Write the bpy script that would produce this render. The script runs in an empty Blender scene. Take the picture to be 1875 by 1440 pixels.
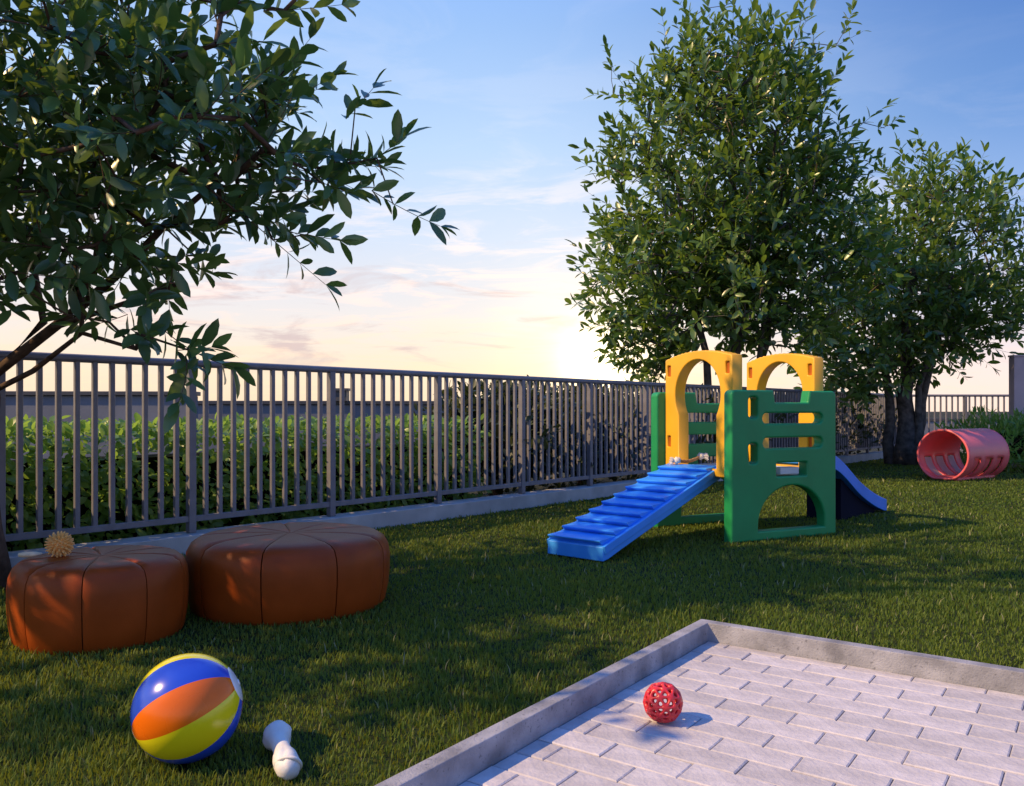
import bpy, bmesh, math, random
import numpy as np
from mathutils import Vector, Matrix, Quaternion

random.seed(7)
rng = np.random.default_rng(7)
R = math.radians
SC = bpy.context.scene
COL = SC.collection

# ------------------------------------------------------------------ camera
HOR, FPX, EYE = 752.0, 1521.0, 1.2
cam_d = bpy.data.cameras.new('camera')
cam = bpy.data.objects.new('camera', cam_d)
COL.objects.link(cam)
cam.location = (0, 0, EYE)
cam.rotation_euler = (R(90), 0, 0)
cam_d.sensor_fit = 'HORIZONTAL'
cam_d.sensor_width = 36
cam_d.lens = 36 * FPX / 1875
cam_d.shift_y = (HOR - 720) / 1875
cam_d.clip_start = 0.05
cam_d.clip_end = 3000
SC.camera = cam

# ------------------------------------------------------------------ sun
SUN_AZ = Vector((0.95, 0.31, 0)).normalized()      # the way the light travels over the ground
SUN_EL = R(40)
trav = SUN_AZ * math.cos(SUN_EL) + Vector((0, 0, -math.sin(SUN_EL)))
sun_d = bpy.data.lights.new('sun', 'SUN')
sun_d.energy = 4.6
sun_d.color = (1.0, 0.68, 0.33)
sun_d.angle = R(0.6)
sun = bpy.data.objects.new('sun', sun_d)
COL.objects.link(sun)
sun.location = (-12, -4, 12)
sun.rotation_euler = trav.to_track_quat('-Z', 'Y').to_euler()

# ------------------------------------------------------------------ exposure
SC.view_settings.view_transform = 'Standard'
SC.view_settings.look = 'None'
SC.view_settings.exposure = 0.22
SC.view_settings.gamma = 1.0
SC.view_settings.use_curve_mapping = False
SC.render.engine = 'CYCLES'
SC.cycles.max_bounces = 8
SC.cycles.transparent_max_bounces = 8

# ------------------------------------------------------------------ sky
def build_world():
    w = bpy.data.worlds.new('World')
    SC.world = w
    w.use_nodes = True
    nt = w.node_tree
    nt.nodes.clear()
    N, L = nt.nodes.new, nt.links.new

    def math_n(op, a, b=None, clamp=False):
        n = N('ShaderNodeMath'); n.operation = op; n.use_clamp = clamp
        for i, v in enumerate((a, b)):
            if v is None: continue
            if isinstance(v, (int, float)): n.inputs[i].default_value = v
            else: L(v, n.inputs[i])
        return n.outputs[0]

    def mix(fac, a, b, mode='MIX'):
        n = N('ShaderNodeMix'); n.data_type = 'RGBA'; n.blend_type = mode
        if isinstance(fac, (int, float)): n.inputs[0].default_value = fac
        else: L(fac, n.inputs[0])
        for i, v in ((6, a), (7, b)):
            if isinstance(v, tuple): n.inputs[i].default_value = (*v, 1)
            else: L(v, n.inputs[i])
        return n.outputs[2]

    def ramp(fac, stops):
        n = N('ShaderNodeValToRGB')
        cr = n.color_ramp
        while len(cr.elements) > 1: cr.elements.remove(cr.elements[-1])
        cr.elements[0].position = stops[0][0]; cr.elements[0].color = (*stops[0][1], 1)
        for p, c in stops[1:]:
            e = cr.elements.new(p); e.color = (*c, 1)
        L(fac, n.inputs[0])
        return n.outputs[0]

    tc = N('ShaderNodeTexCoord')
    nrm = N('ShaderNodeVectorMath'); nrm.operation = 'NORMALIZE'
    L(tc.outputs['Generated'], nrm.inputs[0])
    sep = N('ShaderNodeSeparateXYZ'); L(nrm.outputs[0], sep.inputs[0])
    x, y, z = sep.outputs
    zc = math_n('MAXIMUM', z, 0.0)
    warm = ramp(zc, [(0.0, (.88, .66, .46)), (0.05, (.88, .70, .52)), (0.11, (.76, .70, .68)), (0.2, (.58, .66, .80)),
                     (0.30, (.44, .60, .83)), (0.42, (.29, .47, .80)), (0.6, (.13, .34, .90)), (1.0, (.06, .24, .88))])
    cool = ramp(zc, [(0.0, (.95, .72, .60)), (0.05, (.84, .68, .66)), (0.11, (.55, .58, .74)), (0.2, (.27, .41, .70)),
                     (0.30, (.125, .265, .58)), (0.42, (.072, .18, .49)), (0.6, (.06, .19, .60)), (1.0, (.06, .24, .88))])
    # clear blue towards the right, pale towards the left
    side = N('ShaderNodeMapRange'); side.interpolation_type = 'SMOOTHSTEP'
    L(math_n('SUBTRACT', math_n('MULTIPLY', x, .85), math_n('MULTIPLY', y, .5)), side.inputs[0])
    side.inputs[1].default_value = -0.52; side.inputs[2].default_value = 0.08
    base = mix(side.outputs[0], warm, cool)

    # thin evening clouds on a flat layer overhead
    den = math_n('ADD', zc, 0.10)
    u = math_n('DIVIDE', x, den); v = math_n('DIVIDE', y, den)
    comb = N('ShaderNodeCombineXYZ'); L(u, comb.inputs[0]); L(v, comb.inputs[1])
    mp = N('ShaderNodeMapping'); L(comb.outputs[0], mp.inputs[0])
    mp.inputs['Rotation'].default_value = (0, 0, R(-18)); mp.inputs['Scale'].default_value = (0.8, 1.25, 1)
    mp.inputs['Location'].default_value = (1.7, 0.6, 0)
    nz = N('ShaderNodeTexNoise'); L(mp.outputs[0], nz.inputs['Vector'])
    nz.inputs['Scale'].default_value = 1.9; nz.inputs['Detail'].default_value = 12; nz.inputs['Roughness'].default_value = .62
    nz.inputs['Distortion'].default_value = .9
    cl = N('ShaderNodeMapRange'); cl.interpolation_type = 'SMOOTHSTEP'
    L(nz.outputs[0], cl.inputs[0]); cl.inputs[1].default_value = .46; cl.inputs[2].default_value = .62
    band = ramp(zc, [(0.0, (.35,)*3), (.05, (.9,)*3), (.14, (1.,)*3), (.24, (.6,)*3), (.34, (.12,)*3), (.5, (.1,)*3), (1, (.1,)*3)])
    cf = math_n('MULTIPLY', math_n('MULTIPLY', cl.outputs[0], band), math_n('SUBTRACT', 1.0, math_n('MULTIPLY', side.outputs[0], .8)))
    ccol = ramp(zc, [(0.0, (1.0, .74, .45)), (.07, (.95, .70, .52)), (.12, (.94, .74, .66)), (.2, (.96, .82, .77)), (.35, (.85, .82, .86))])
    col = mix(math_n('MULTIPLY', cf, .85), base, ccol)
    # second, darker wisps low over the horizon
    nz2 = N('ShaderNodeTexNoise'); mp2 = N('ShaderNodeMapping'); L(nrm.outputs[0], mp2.inputs[0])
    mp2.inputs['Scale'].default_value = (2.6, 2.6, 13); mp2.inputs['Location'].default_value = (.35, 0, .2)
    L(mp2.outputs[0], nz2.inputs['Vector']); nz2.inputs['Scale'].default_value = 2.2; nz2.inputs['Detail'].default_value = 12; nz2.inputs['Roughness'].default_value = .62; nz2.inputs['Distortion'].default_value = .8
    c2 = N('ShaderNodeMapRange'); c2.interpolation_type = 'SMOOTHSTEP'
    L(nz2.outputs[0], c2.inputs[0]); c2.inputs[1].default_value = .50; c2.inputs[2].default_value = .66
    b2 = ramp(zc, [(0.03, (0,)*3), (.07, (.8,)*3), (.13, (.8,)*3), (.22, (0,)*3)])
    col = mix(math_n('MULTIPLY', c2.outputs[0], b2), col, (.58, .44, .44))

    # the low glow over the horizon
    g = N('ShaderNodeVectorMath'); g.operation = 'DOT_PRODUCT'
    L(nrm.outputs[0], g.inputs[0]); g.inputs[1].default_value = Vector((.108, 1, .058)).normalized()
    gd = math_n('MAXIMUM', g.outputs['Value'], 0.0)
    for p, c in ((1500, (2.0, 1.7, 1.1)), (260, (.45, .33, .12)), (40, (.10, .07, .015))):
        col = mix(math_n('POWER', gd, p), col, tuple(c), 'ADD')

    # Nishita sky adds the physical gradient of the same sun
    ns = N('ShaderNodeTexSky'); ns.sky_type = 'NISHITA'; ns.sun_disc = False
    ns.sun_elevation = SUN_EL; ns.sun_rotation = math.atan2(-SUN_AZ.x, -SUN_AZ.y)
    ml = mix(1.0, ns.outputs[0], (.012, .012, .012), 'MULTIPLY')
    col = mix(1.0, col, ml, 'ADD')
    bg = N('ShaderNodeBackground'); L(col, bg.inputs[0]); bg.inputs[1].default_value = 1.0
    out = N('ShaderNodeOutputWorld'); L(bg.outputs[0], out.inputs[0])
build_world()

# ------------------------------------------------------------------ helpers
def P(px, py, z=0.0):
    """photo pixel on the plane at height z -> point"""
    d = FPX * (EYE - z) / (py - HOR)
    return Vector(((px - 937.5) * d / FPX, d, z))

def link(o, parent=None):
    COL.objects.link(o)
    if parent: o.parent = parent
    return o

def obj(name, mesh, mat=None, parent=None, loc=None, smooth=False):
    if isinstance(mesh, bmesh.types.BMesh):
        bm = mesh
        bm.normal_update()
        mesh = bpy.data.meshes.new(name)
        bm.to_mesh(mesh); bm.free()
    if mat and not mesh.materials: mesh.materials.append(mat)
    if smooth:
        mesh.polygons.foreach_set('use_smooth', [True] * len(mesh.polygons))
    o = bpy.data.objects.new(name, mesh)
    link(o, parent)
    if loc is not None: o.location = loc
    return o

def tag(o, label=None, cat=None, group=None, kind=None):
    for k, v in (('label', label), ('category', cat), ('group', group), ('kind', kind)):
        if v: o[k] = v
    return o

def thing(name, loc, label, cat, group=None):
    o = bpy.data.objects.new(name, None)
    o.empty_display_size = .1
    COL.objects.link(o); o.location = loc
    return tag(o, label, cat, group)

def box(bm, x0, x1, y0, y1, z0, z1, M=None):
    vs = [bm.verts.new(Vector(c) if M is None else M @ Vector(c)) for c in
          ((x0,y0,z0),(x1,y0,z0),(x1,y1,z0),(x0,y1,z0),(x0,y0,z1),(x1,y0,z1),(x1,y1,z1),(x0,y1,z1))]
    for f in ((0,3,2,1),(4,5,6,7),(0,1,5,4),(1,2,6,5),(2,3,7,6),(3,0,4,7)):
        bm.faces.new([vs[i] for i in f])
    return vs

def bevel(bm, w, seg=2):
    bmesh.ops.bevel(bm, geom=list(bm.edges), offset=w, segments=seg, affect='EDGES', profile=.5)

def bevbox(x0, x1, y0, y1, z0, z1, w=.006, seg=2):
    bm = bmesh.new(); box(bm, x0, x1, y0, y1, z0, z1); bevel(bm, w, seg); return bm

def tube(bm, pts, rads, n=8, cap=True):
    pts = [Vector(p) for p in pts]
    rings = []
    ref = Vector((0.31, .2, .93))
    for i, p in enumerate(pts):
        d = (pts[min(i+1, len(pts)-1)] - pts[max(i-1, 0)]).normalized()
        a = d.cross(ref)
        if a.length < .1: a = d.cross(Vector((1, 0, 0)))
        a.normalize(); b = d.cross(a)
        r = rads[i] if hasattr(rads, '__len__') else rads
        rings.append([bm.verts.new(p + (a*math.cos(t) + b*math.sin(t))*r) for t in [2*math.pi*k/n for k in range(n)]])
    for r0, r1 in zip(rings, rings[1:]):
        for k in range(n):
            bm.faces.new((r0[k], r0[(k+1) % n], r1[(k+1) % n], r1[k]))
    if cap:
        bm.faces.new(rings[0][::-1]); bm.faces.new(rings[-1])

def lathe(bm, prof, n=32, M=None):
    rings = []
    for r, z in prof:
        if r < 1e-5: rings.append([bm.verts.new((0, 0, z) if M is None else M @ Vector((0, 0, z)))])
        else: rings.append([bm.verts.new(Vector((r*math.cos(2*math.pi*k/n), r*math.sin(2*math.pi*k/n), z)) if M is None else
                                         M @ Vector((r*math.cos(2*math.pi*k/n), r*math.sin(2*math.pi*k/n), z))) for k in range(n)])
    for a, b in zip(rings, rings[1:]):
        for k in range(n):
            k2 = (k+1) % n
            if len(a) == 1: bm.faces.new((a[0], b[k2], b[k]))
            elif len(b) == 1: bm.faces.new((a[k], a[k2], b[0]))
            else: bm.faces.new((a[k], a[k2], b[k2], b[k]))

def raw_mesh(name, verts, loops, starts, tone=None):
    me = bpy.data.meshes.new(name)
    nv, nl, nf = len(verts), len(loops), len(starts)
    me.vertices.add(nv); me.loops.add(nl); me.polygons.add(nf)
    me.vertices.foreach_set('co', np.ascontiguousarray(verts, dtype=np.float32).ravel())
    me.loops.foreach_set('vertex_index', np.ascontiguousarray(loops, dtype=np.int32))
    me.polygons.foreach_set('loop_start', np.ascontiguousarray(starts, dtype=np.int32))
    me.polygons.foreach_set('use_smooth', np.ones(nf, dtype=bool))
    if tone is not None:
        a = me.attributes.new('tone', 'FLOAT', 'POINT')
        a.data.foreach_set('value', np.ascontiguousarray(tone, dtype=np.float32))
    me.update(calc_edges=True); me.validate()
    return me

def curve_panel(name, loops, depth, bev, res=10):
    """flat outline with holes -> bevelled solid; outline in XY, thickness along Z"""
    cu = bpy.data.curves.new(name, 'CURVE')
    cu.dimensions = '2D'; cu.fill_mode = 'BOTH'
    cu.extrude = depth/2 - bev; cu.bevel_depth = bev; cu.bevel_resolution = 2; cu.offset = -bev
    for pts in loops:
        s = cu.splines.new('POLY'); s.points.add(len(pts)-1); s.use_cyclic_u = True
        for p, q in zip(s.points, pts): p.co = (q[0], q[1], 0, 1)
    o = bpy.data.objects.new(name, cu); COL.objects.link(o)
    dg = bpy.context.evaluated_depsgraph_get()
    me = bpy.data.meshes.new_from_object(o.evaluated_get(dg))
    bpy.data.objects.remove(o); bpy.data.curves.remove(cu)
    me.name = name
    return me

def arc(cx, cy, r, a0, a1, n, ry=None):
    ry = ry or r
    return [(cx + r*math.cos(R(a0 + (a1-a0)*i/n)), cy + ry*math.sin(R(a0 + (a1-a0)*i/n))) for i in range(n+1)]

def rrect(x0, x1, y0, y1, r, n=5):
    return (arc(x1-r, y0+r, r, -90, 0, n) + arc(x1-r, y1-r, r, 0, 90, n) + arc(x0+r, y1-r, r, 90, 180, n) + arc(x0+r, y0+r, r, 180, 270, n))

# ------------------------------------------------------------------ materials
def mat(name, col, rough=.5, var=.15, scale=6, bump=0.0, bscale=60, spec=.5, metallic=0, col2=None, coat=0, detail=5, tone=False,
        transl=0.0, tcol=None, rvar=.1, sss=0, speck=None):
    m = bpy.data.materials.new(name); m.use_nodes = True
    nt = m.node_tree; N, L = nt.nodes.new, nt.links.new
    b = nt.nodes['Principled BSDF']; out = nt.nodes['Material Output']
    tc = N('ShaderNodeTexCoord')
    nz = N('ShaderNodeTexNoise'); nz.inputs['Scale'].default_value = scale; nz.inputs['Detail'].default_value = detail
    L(tc.outputs['Object'], nz.inputs['Vector'])
    mx = N('ShaderNodeMix'); mx.data_type = 'RGBA'
    c2 = col2 or tuple(c*(1-2*var) for c in col)
    mx.inputs[6].default_value = (*c2, 1); mx.inputs[7].default_value = (*(col if col2 else tuple(min(1, c*(1+var)) for c in col)), 1)
    if tone:
        at = N('ShaderNodeAttribute'); at.attribute_name = 'tone'
        L(at.outputs['Fac'], mx.inputs[0])
    else:
        mr = N('ShaderNodeMapRange'); mr.inputs[1].default_value = .3; mr.inputs[2].default_value = .7
        L(nz.outputs[0], mr.inputs[0]); L(mr.outputs[0], mx.inputs[0])
    cout = mx.outputs[2]
    if speck:
        vz = N('ShaderNodeTexNoise'); vz.inputs['Scale'].default_value = speck[0]; vz.inputs['Detail'].default_value = 3
        L(tc.outputs['Object'], vz.inputs['Vector'])
        vr = N('ShaderNodeMapRange'); vr.inputs[1].default_value = speck[1]; vr.inputs[2].default_value = speck[1]+.06
        vr.inputs[4].default_value = speck[2]
        L(vz.outputs[0], vr.inputs[0])
        m2 = N('ShaderNodeMix'); m2.data_type = 'RGBA'; L(vr.outputs[0], m2.inputs[0]); L(cout, m2.inputs[6])
        m2.inputs[7].default_value = (*tuple(c*.35 for c in col), 1); cout = m2.outputs[2]
    L(cout, b.inputs['Base Color'])
    rr = N('ShaderNodeMapRange'); rr.inputs[3].default_value = max(.03, rough-rvar); rr.inputs[4].default_value = min(1, rough+rvar)
    L(nz.outputs[0], rr.inputs[0]); L(rr.outputs[0], b.inputs['Roughness'])
    b.inputs['Specular IOR Level'].default_value = spec
    b.inputs['Metallic'].default_value = metallic
    if coat: b.inputs['Coat Weight'].default_value = coat; b.inputs['Coat Roughness'].default_value = .15
    if sss: b.inputs['Subsurface Weight'].default_value = sss; b.inputs['Subsurface Radius'].default_value = (.02, .01, .006)
    if bump:
        bz = N('ShaderNodeTexNoise'); bz.inputs['Scale'].default_value = bscale; bz.inputs['Detail'].default_value = 6
        L(tc.outputs['Object'], bz.inputs['Vector'])
        bp = N('ShaderNodeBump'); bp.inputs['Strength'].default_value = bump; bp.inputs['Distance'].default_value = .01
        L(bz.outputs[0], bp.inputs['Height']); L(bp.outputs[0], b.inputs['Normal'])
    if transl:
        t = N('ShaderNodeBsdfTranslucent')
        if tcol: t.inputs[0].default_value = (*tcol, 1)
        else: L(cout, t.inputs[0])
        ms = N('ShaderNodeMixShader'); ms.inputs[0].default_value = transl
        L(b.outputs[0], ms.inputs[1]); L(t.outputs[0], ms.inputs[2]); L(ms.outputs[0], out.inputs[0])
    return m

M_soil = mat('lawn_soil', (.030, .042, .012), .95, .3, 3, .6, 40, spec=.1)
M_earth = mat('earth', (.040, .045, .034), .95, .3, .5, .3, 8, spec=.1)
M_grass = mat('grass_blades', (.165, .228, .034), .55, tone=True, col2=(.058, .118, .024), spec=.25, transl=.40, tcol=(.25, .28, .025))
M_dry = mat('dry_blades', (.30, .30, .15), .5, .15, spec=.3, transl=.3)
M_conc = mat('kerb_concrete', (.33, .335, .38), .85, .22, 7, .45, 120, spec=.2, speck=(55, .63, .6))
M_plinth = mat('plinth_concrete', (.44, .44, .45), .85, .10, 4, .2, 70, spec=.2)
M_paver = mat('paver', (.55, .52, .54), .85, tone=False, var=.09, scale=11, bump=.5, bscale=45, spec=.2, speck=(80, .66, .25))
M_joint = mat('joint_sand', (.30, .28, .28), .95, .15, 20, .4, 120, spec=.1)
M_steel = mat('fence_paint', (.185, .182, .218), .42, .10, 8, .05, 60, spec=.5)
M_parapet = mat('parapet_render', (.20, .22, .27), .85, .10, 1.5, .2, 30, spec=.2)
M_coping = mat('coping_metal', (.07, .075, .09), .5, .1, 3)
M_pillar = mat('pillar_render', (.56, .43, .45), .85, .08, 2, .2, 40, spec=.2)
M_leaf = mat('tree_leaf', (.175, .285, .060), .30, tone=True, col2=(.020, .070, .030), spec=.7, transl=.33, tcol=(.26, .40, .04), rvar=.06)
M_leaf2 = mat('near_tree_leaf', (.130, .265, .085), .30, tone=True, col2=(.032, .095, .045), spec=.8, transl=.28, tcol=(.20, .30, .035), rvar=.06)
M_leafy = mat('hedge_leaf', (.26, .41, .08), .38, tone=True, col2=(.06, .15, .035), spec=.6, transl=.45, tcol=(.36, .56, .08))
M_leafd = mat('bush_leaf', (.085, .105, .040), .45, tone=True, col2=(.022, .036, .018), spec=.4, transl=.2, tcol=(.12, .14, .02))
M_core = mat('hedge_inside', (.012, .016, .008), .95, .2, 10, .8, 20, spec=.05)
M_bark = mat('bark', (.13, .085, .065), .9, .25, 14, .5, 38, spec=.15)
M_bark2 = mat('grey_bark', (.125, .11, .105), .9, .3, 9, .5, 22, spec=.15)
M_leather = mat('orange_leather', (.30, .055, .006), .44, .10, 5, .12, 220, spec=.22)
M_seam = mat('seam', (.05, .012, .006), .8, .1, 20)
M_yel = mat('yellow_plastic', (.82, .44, .026), .42, .05, 3, .04, 150, spec=.4)
M_yeld = mat('amber_plastic', (.46, .115, .012), .5, .08, 4, spec=.3)
M_grn = mat('green_plastic', (.016, .290, .098), .42, .07, 3, .05, 150, spec=.4)
M_blu = mat('blue_plastic', (.045, .32, .96), .40, .06, 3, .04, 150, spec=.45)
M_blud = mat('slide_blue', (.02, .24, .95), .32, .06, 3, .03, 150, spec=.5)
M_navy = mat('dark_fill', (.008, .010, .026), .9, .1, 3, spec=.08)
M_deck = mat('grey_plastic', (.60, .64, .68), .5, .06, 4)
M_tun = mat('coral_plastic', (.82, .15, .17), .38, .06, 3, .04, 100, spec=.5)
M_tunp = mat('pale_translucent', (.74, .66, .72), .5, .05, 4, transl=.45, tcol=(.8, .7, .72))
M_by = mat('yellow_vinyl', (.74, .68, .010), .22, .03, 3, spec=.55, coat=.3)
M_bb = mat('blue_vinyl', (.022, .075, .62), .22, .03, 3, spec=.55, coat=.3)
M_bo = mat('orange_vinyl', (.78, .150, .004), .25, .03, 3, spec=.4, coat=.12)
M_bw = mat('white_vinyl', (.74, .76, .80), .25, .03, 3, spec=.55, coat=.3)
M_bone = mat('white_rawhide', (.74, .72, .71), .55, .06, 12, .15, 60, spec=.35, sss=.1)
M_spk = mat('tan_rubber', (.86, .48, .15), .45, .08, 15, spec=.4)
M_red = mat('red_rubber', (.62, .030, .040), .34, .06, 12, spec=.5)
M_rope = mat('tan_rope', (.50, .29, .13), .85, .2, 60, .6, 200, spec=.1)
M_cot = mat('white_cotton', (.78, .74, .70), .9, .1, 40, .6, 150, spec=.1)
M_cream = mat('cream_chew', (.72, .60, .42), .6, .1, 20)

# ------------------------------------------------------------------ ground
UF = Vector((.6533, .7571, 0)).normalized()          # along the long fence
NF = Vector((-.7571, .6533, 0)).normalized()         # away behind it
F0 = Vector((-1.123, 8.69, 0))                       # foot of the plinth's front face
US = Vector((.5845, .8114, 0)).normalized()          # along the paved corner's left kerb
VS = Vector((.8114, -.5845, 0)).normalized()         # along its right kerb
CS = P(1296, 1181)                                   # inner corner of the kerb

def sheet(name, pts, z, m, label=None):
    bm = bmesh.new()
    bm.faces.new([bm.verts.new((p[0], p[1], z)) for p in pts])
    return tag(obj(name, bm, m), label, None, None, 'structure')

sheet('ground', [(-900, -900), (900, -900), (900, 900), (-900, 900)], -.03, M_earth)
def fpt(t, o): return F0 + UF*t + NF*o
T_END = 17.9
corner = fpt(T_END, .15)
pa, pb = fpt(-14, .02), fpt(T_END, .02)
sheet('lawn', [(pa.x, pa.y), (pa.x, -6), (24, -6), (24, corner.y), (pb.x, pb.y)], 0.0, M_soil)

# ------------------------------------------------------------------ paved corner
def build_patio():
    bm = bmesh.new()
    q = [CS, CS + VS*6, CS + VS*6 - US*5, CS - US*5]
    bm.faces.new([bm.verts.new((p.x, p.y, .0125)) for p in q])
    base = tag(obj('paved_patio', bm, M_joint), None, None, None, 'structure')
    J = Vector((.959, 3.026, 0))
    ja = (J - CS).dot(VS); jb = (J - CS).dot(US)       # jb < 0
    LX, WY, GAP = .284, .135, .0042
    cells = []
    for k in range(-40, 12):
        v0 = jb + k*WY; v1 = v0 + WY
        v0, v1 = max(v0, -4.8), min(v1, 0)
        if v1 - v0 < .02: continue
        off = 0 if k % 2 else .5*LX
        for m in range(-30, 40):
            a0 = ja + off + m*LX; a1 = a0 + LX
            a0, a1 = max(a0, 0), min(a1, 5.6)
            if a1 - a0 < .02: continue
            c = CS + VS*(a0+a1)/2 + US*(v0+v1)/2
            s = 0 if c.y < .3 else abs(c.x/c.y)
            score = c.y if (c.y > 1.9 and s < .70) else 100 + (c - Vector((1.2, 2.8, 0))).length
            cells.append((score, a0, a1, v0, v1, c))
    cells.sort(key=lambda q: q[0])
    rot = math.atan2(VS.y, VS.x)
    cache = {}
    def paver_bm(bm, hx, hy, tx, ty, M=None):
        ch = .0045; zt = .0
        f = lambda x, y, z: bm.verts.new((M @ Vector((x, y, z))) if M else (x, y, z))
        lo = [f(-hx, -hy, -.03), f(hx, -hy, -.03), f(hx, hy, -.03), f(-hx, hy, -.03)]
        md = [f(-hx, -hy, -ch*.8), f(hx, -hy, -ch*.8), f(hx, hy, -ch*.8), f(-hx, hy, -ch*.8)]
        up = [f(-hx+ch, -hy+ch, zt), f(hx-ch, -hy+ch, zt), f(hx-ch, hy-ch, zt), f(-hx+ch, hy-ch, zt)]
        for a, b in ((lo, md), (md, up)):
            for i in range(4): bm.faces.new((a[i], a[(i+1) % 4], b[(i+1) % 4], b[i]))
        bm.faces.new(up)
    rest = bmesh.new()
    for i, (s, a0, a1, v0, v1, c) in enumerate(cells):
        hx, hy = (a1-a0-GAP)/2, (v1-v0-GAP)/2
        z = .020 + random.uniform(-.0018, .0018)
        if i < 300:
            key = (round(hx, 3), round(hy, 3))
            if key not in cache:
                bm = bmesh.new(); paver_bm(bm, hx, hy, 0, 0)
                me = bpy.data.meshes.new('paver'); bm.normal_update(); bm.to_mesh(me); bm.free()
                me.materials.append(M_paver); cache[key] = me
            o = bpy.data.objects.new('paver', cache[key]); link(o, base)
            o.location = (c.x, c.y, z)
            o.rotation_euler = (random.uniform(-.004, .004), random.uniform(-.006, .006), rot + random.uniform(-.004, .004))
        else:
            paver_bm(rest, hx, hy, 0, 0, Matrix.Translation((c.x, c.y, z)) @ Matrix.Rotation(rot, 4, 'Z'))
    if len(rest.verts): tag(obj('outer_pavers', rest, M_paver, base), None, None, None, 'stuff')
    else: rest.free()
    # paver colour: each stone a little different
    nt = M_paver.node_tree
    b = nt.nodes['Principled BSDF']; src = b.inputs['Base Color'].links[0].from_socket
    oi = nt.nodes.new('ShaderNodeObjectInfo')
    mr = nt.nodes.new('ShaderNodeMapRange'); mr.inputs[3].default_value = .84; mr.inputs[4].default_value = 1.06
    nt.links.new(oi.outputs['Random'], mr.inputs[0])
    hs = nt.nodes.new('ShaderNodeHueSaturation'); nt.links.new(mr.outputs[0], hs.inputs['Value']); nt.links.new(src, hs.inputs['Color'])
    nt.links.new(hs.outputs[0], b.inputs['Base Color'])
    # kerb: one L of cast concrete
    W, H = .062, .112
    o2 = CS - VS*W + US*W
    ring = [CS - US*5, CS, CS + VS*6, CS + VS*6 + US*W, o2, CS - VS*W - US*5]
    bm = bmesh.new()
    lo = [bm.verts.new((p.x, p.y, -.05)) for p in ring]; hi = [bm.verts.new((p.x, p.y, H)) for p in ring]
    for i in range(6):
        j = (i+1) % 6
        bm.faces.new((lo[j], lo[i], hi[i], hi[j]))
    bm.faces.new((hi[0], hi[5], hi[4], hi[1])); bm.faces.new((hi[1], hi[4], hi[3], hi[2]))
    bmesh.ops.recalc_face_normals(bm, faces=list(bm.faces))
    bevel(bm, .004, 2)
    tag(obj('concrete_kerb', bm, M_conc), 'low pale concrete kerb turning a corner around the brick paving', 'kerb')
build_patio()

# ------------------------------------------------------------------ fence and plinth
def t_at(px, off):
    k = (px - 937.5)/FPX
    o = F0 + NF*off
    return (k*o.y - o.x)/(UF.x - k*UF.y)

FO = .15
def build_fence():
    ang = math.atan2(UF.y, UF.x)
    bm = bmesh.new()
    box(bm, -6.0, T_END+.14, 0, .28, -.05, .16); bevel(bm, .006, 2)
    pl = obj('fence_plinth', bm, M_plinth)
    pl.location = F0; pl.rotation_euler = (0, 0, ang)
    tag(pl, 'low grey concrete plinth under the long railing fence', 'low wall')
    o = F0 + NF*FO
    fr = thing('railing_fence', o, 'long grey metal railing fence with vertical bars along the lawn', 'fence')
    fr.rotation_euler = (0, 0, ang)
    posts = [t_at(px, FO) for px in (350, 607, 800, 942, 1080)]
    step = (posts[-1]-posts[0])/4
    posts = [posts[0] + step*i for i in range(-3, int((T_END-posts[0])/step)+1)] + [T_END-.03]
    bm = bmesh.new(); tube(bm, [(posts[0]-.05, 0, 1.60), (T_END+.02, 0, 1.60)], .033, 12)
    obj('top_rail', bm, M_steel, fr, smooth=False)
    obj('bottom_rail', bevbox(posts[0], T_END, -.020, .020, .255, .305, .004), M_steel, fr)
    pbm = bevbox(-.032, .032, -.032, .032, .162, 1.58, .004)
    pme = bpy.data.meshes.new('post'); pbm.to_mesh(pme); pbm.free(); pme.materials.append(M_steel)
    bbm = bmesh.new(); box(bbm, -.019, .019, -.019, .019, .303, 1.575)
    bmesh.ops.bevel(bbm, geom=[e for e in bbm.edges if abs(e.verts[0].co.z-e.verts[1].co.z) > .5], offset=.004, segments=1, affect='EDGES')
    bme = bpy.data.meshes.new('bar'); bbm.normal_update(); bbm.to_mesh(bme); bbm.free(); bme.materials.append(M_steel)
    fbm = bevbox(-.06, .06, -.06, .06, .161, .172, .002, 1)
    fme = bpy.data.meshes.new('foot_plate'); fbm.to_mesh(fme); fbm.free(); fme.materials.append(M_steel)
    for t in posts:
        p = bpy.data.objects.new('post', pme); link(p, fr); p.location = (t, 0, 0)
    nb = 11
    for a, b in zip(posts, posts[1:]):
        n = max(2, round((b-a)/(step/nb)))
        for i in range(1, n):
            q = bpy.data.objects.new('bar', bme); link(q, fr); q.location = (a + (b-a)*i/n, 0, 0)
    print('post step', step, 'posts', posts)
    # the short run along the back
    bk = thing('railing_fence', (corner.x+.08, corner.y, 0), 'short dark railing fence at the far right end of the lawn', 'fence')
    Lb = 5.2
    bm = bmesh.new(); tube(bm, [(0, 0, 1.60), (Lb, 0, 1.60)], .033, 10); obj('top_rail', bm, M_steel, bk)
    obj('bottom_rail', bevbox(0, Lb, -.02, .02, .255, .305, .004), M_steel, bk)
    for i in range(int(Lb/1.6)+1):
        p = bpy.data.objects.new('post', pme); link(p, bk); p.location = (.06+i*1.6, 0, 0)
    for i in range(1, int(Lb/.155)):
        x = .06+i*.155
        if min(abs(x-.06-k*1.6) for k in range(5)) < .05: continue
        q = bpy.data.objects.new('bar', bme); link(q, bk); q.location = (x, 0, 0)
    obj('plinth', bevbox(0, Lb, -.14, .14, -.05, .16, .006), M_plinth, bk)
build_fence()

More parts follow.
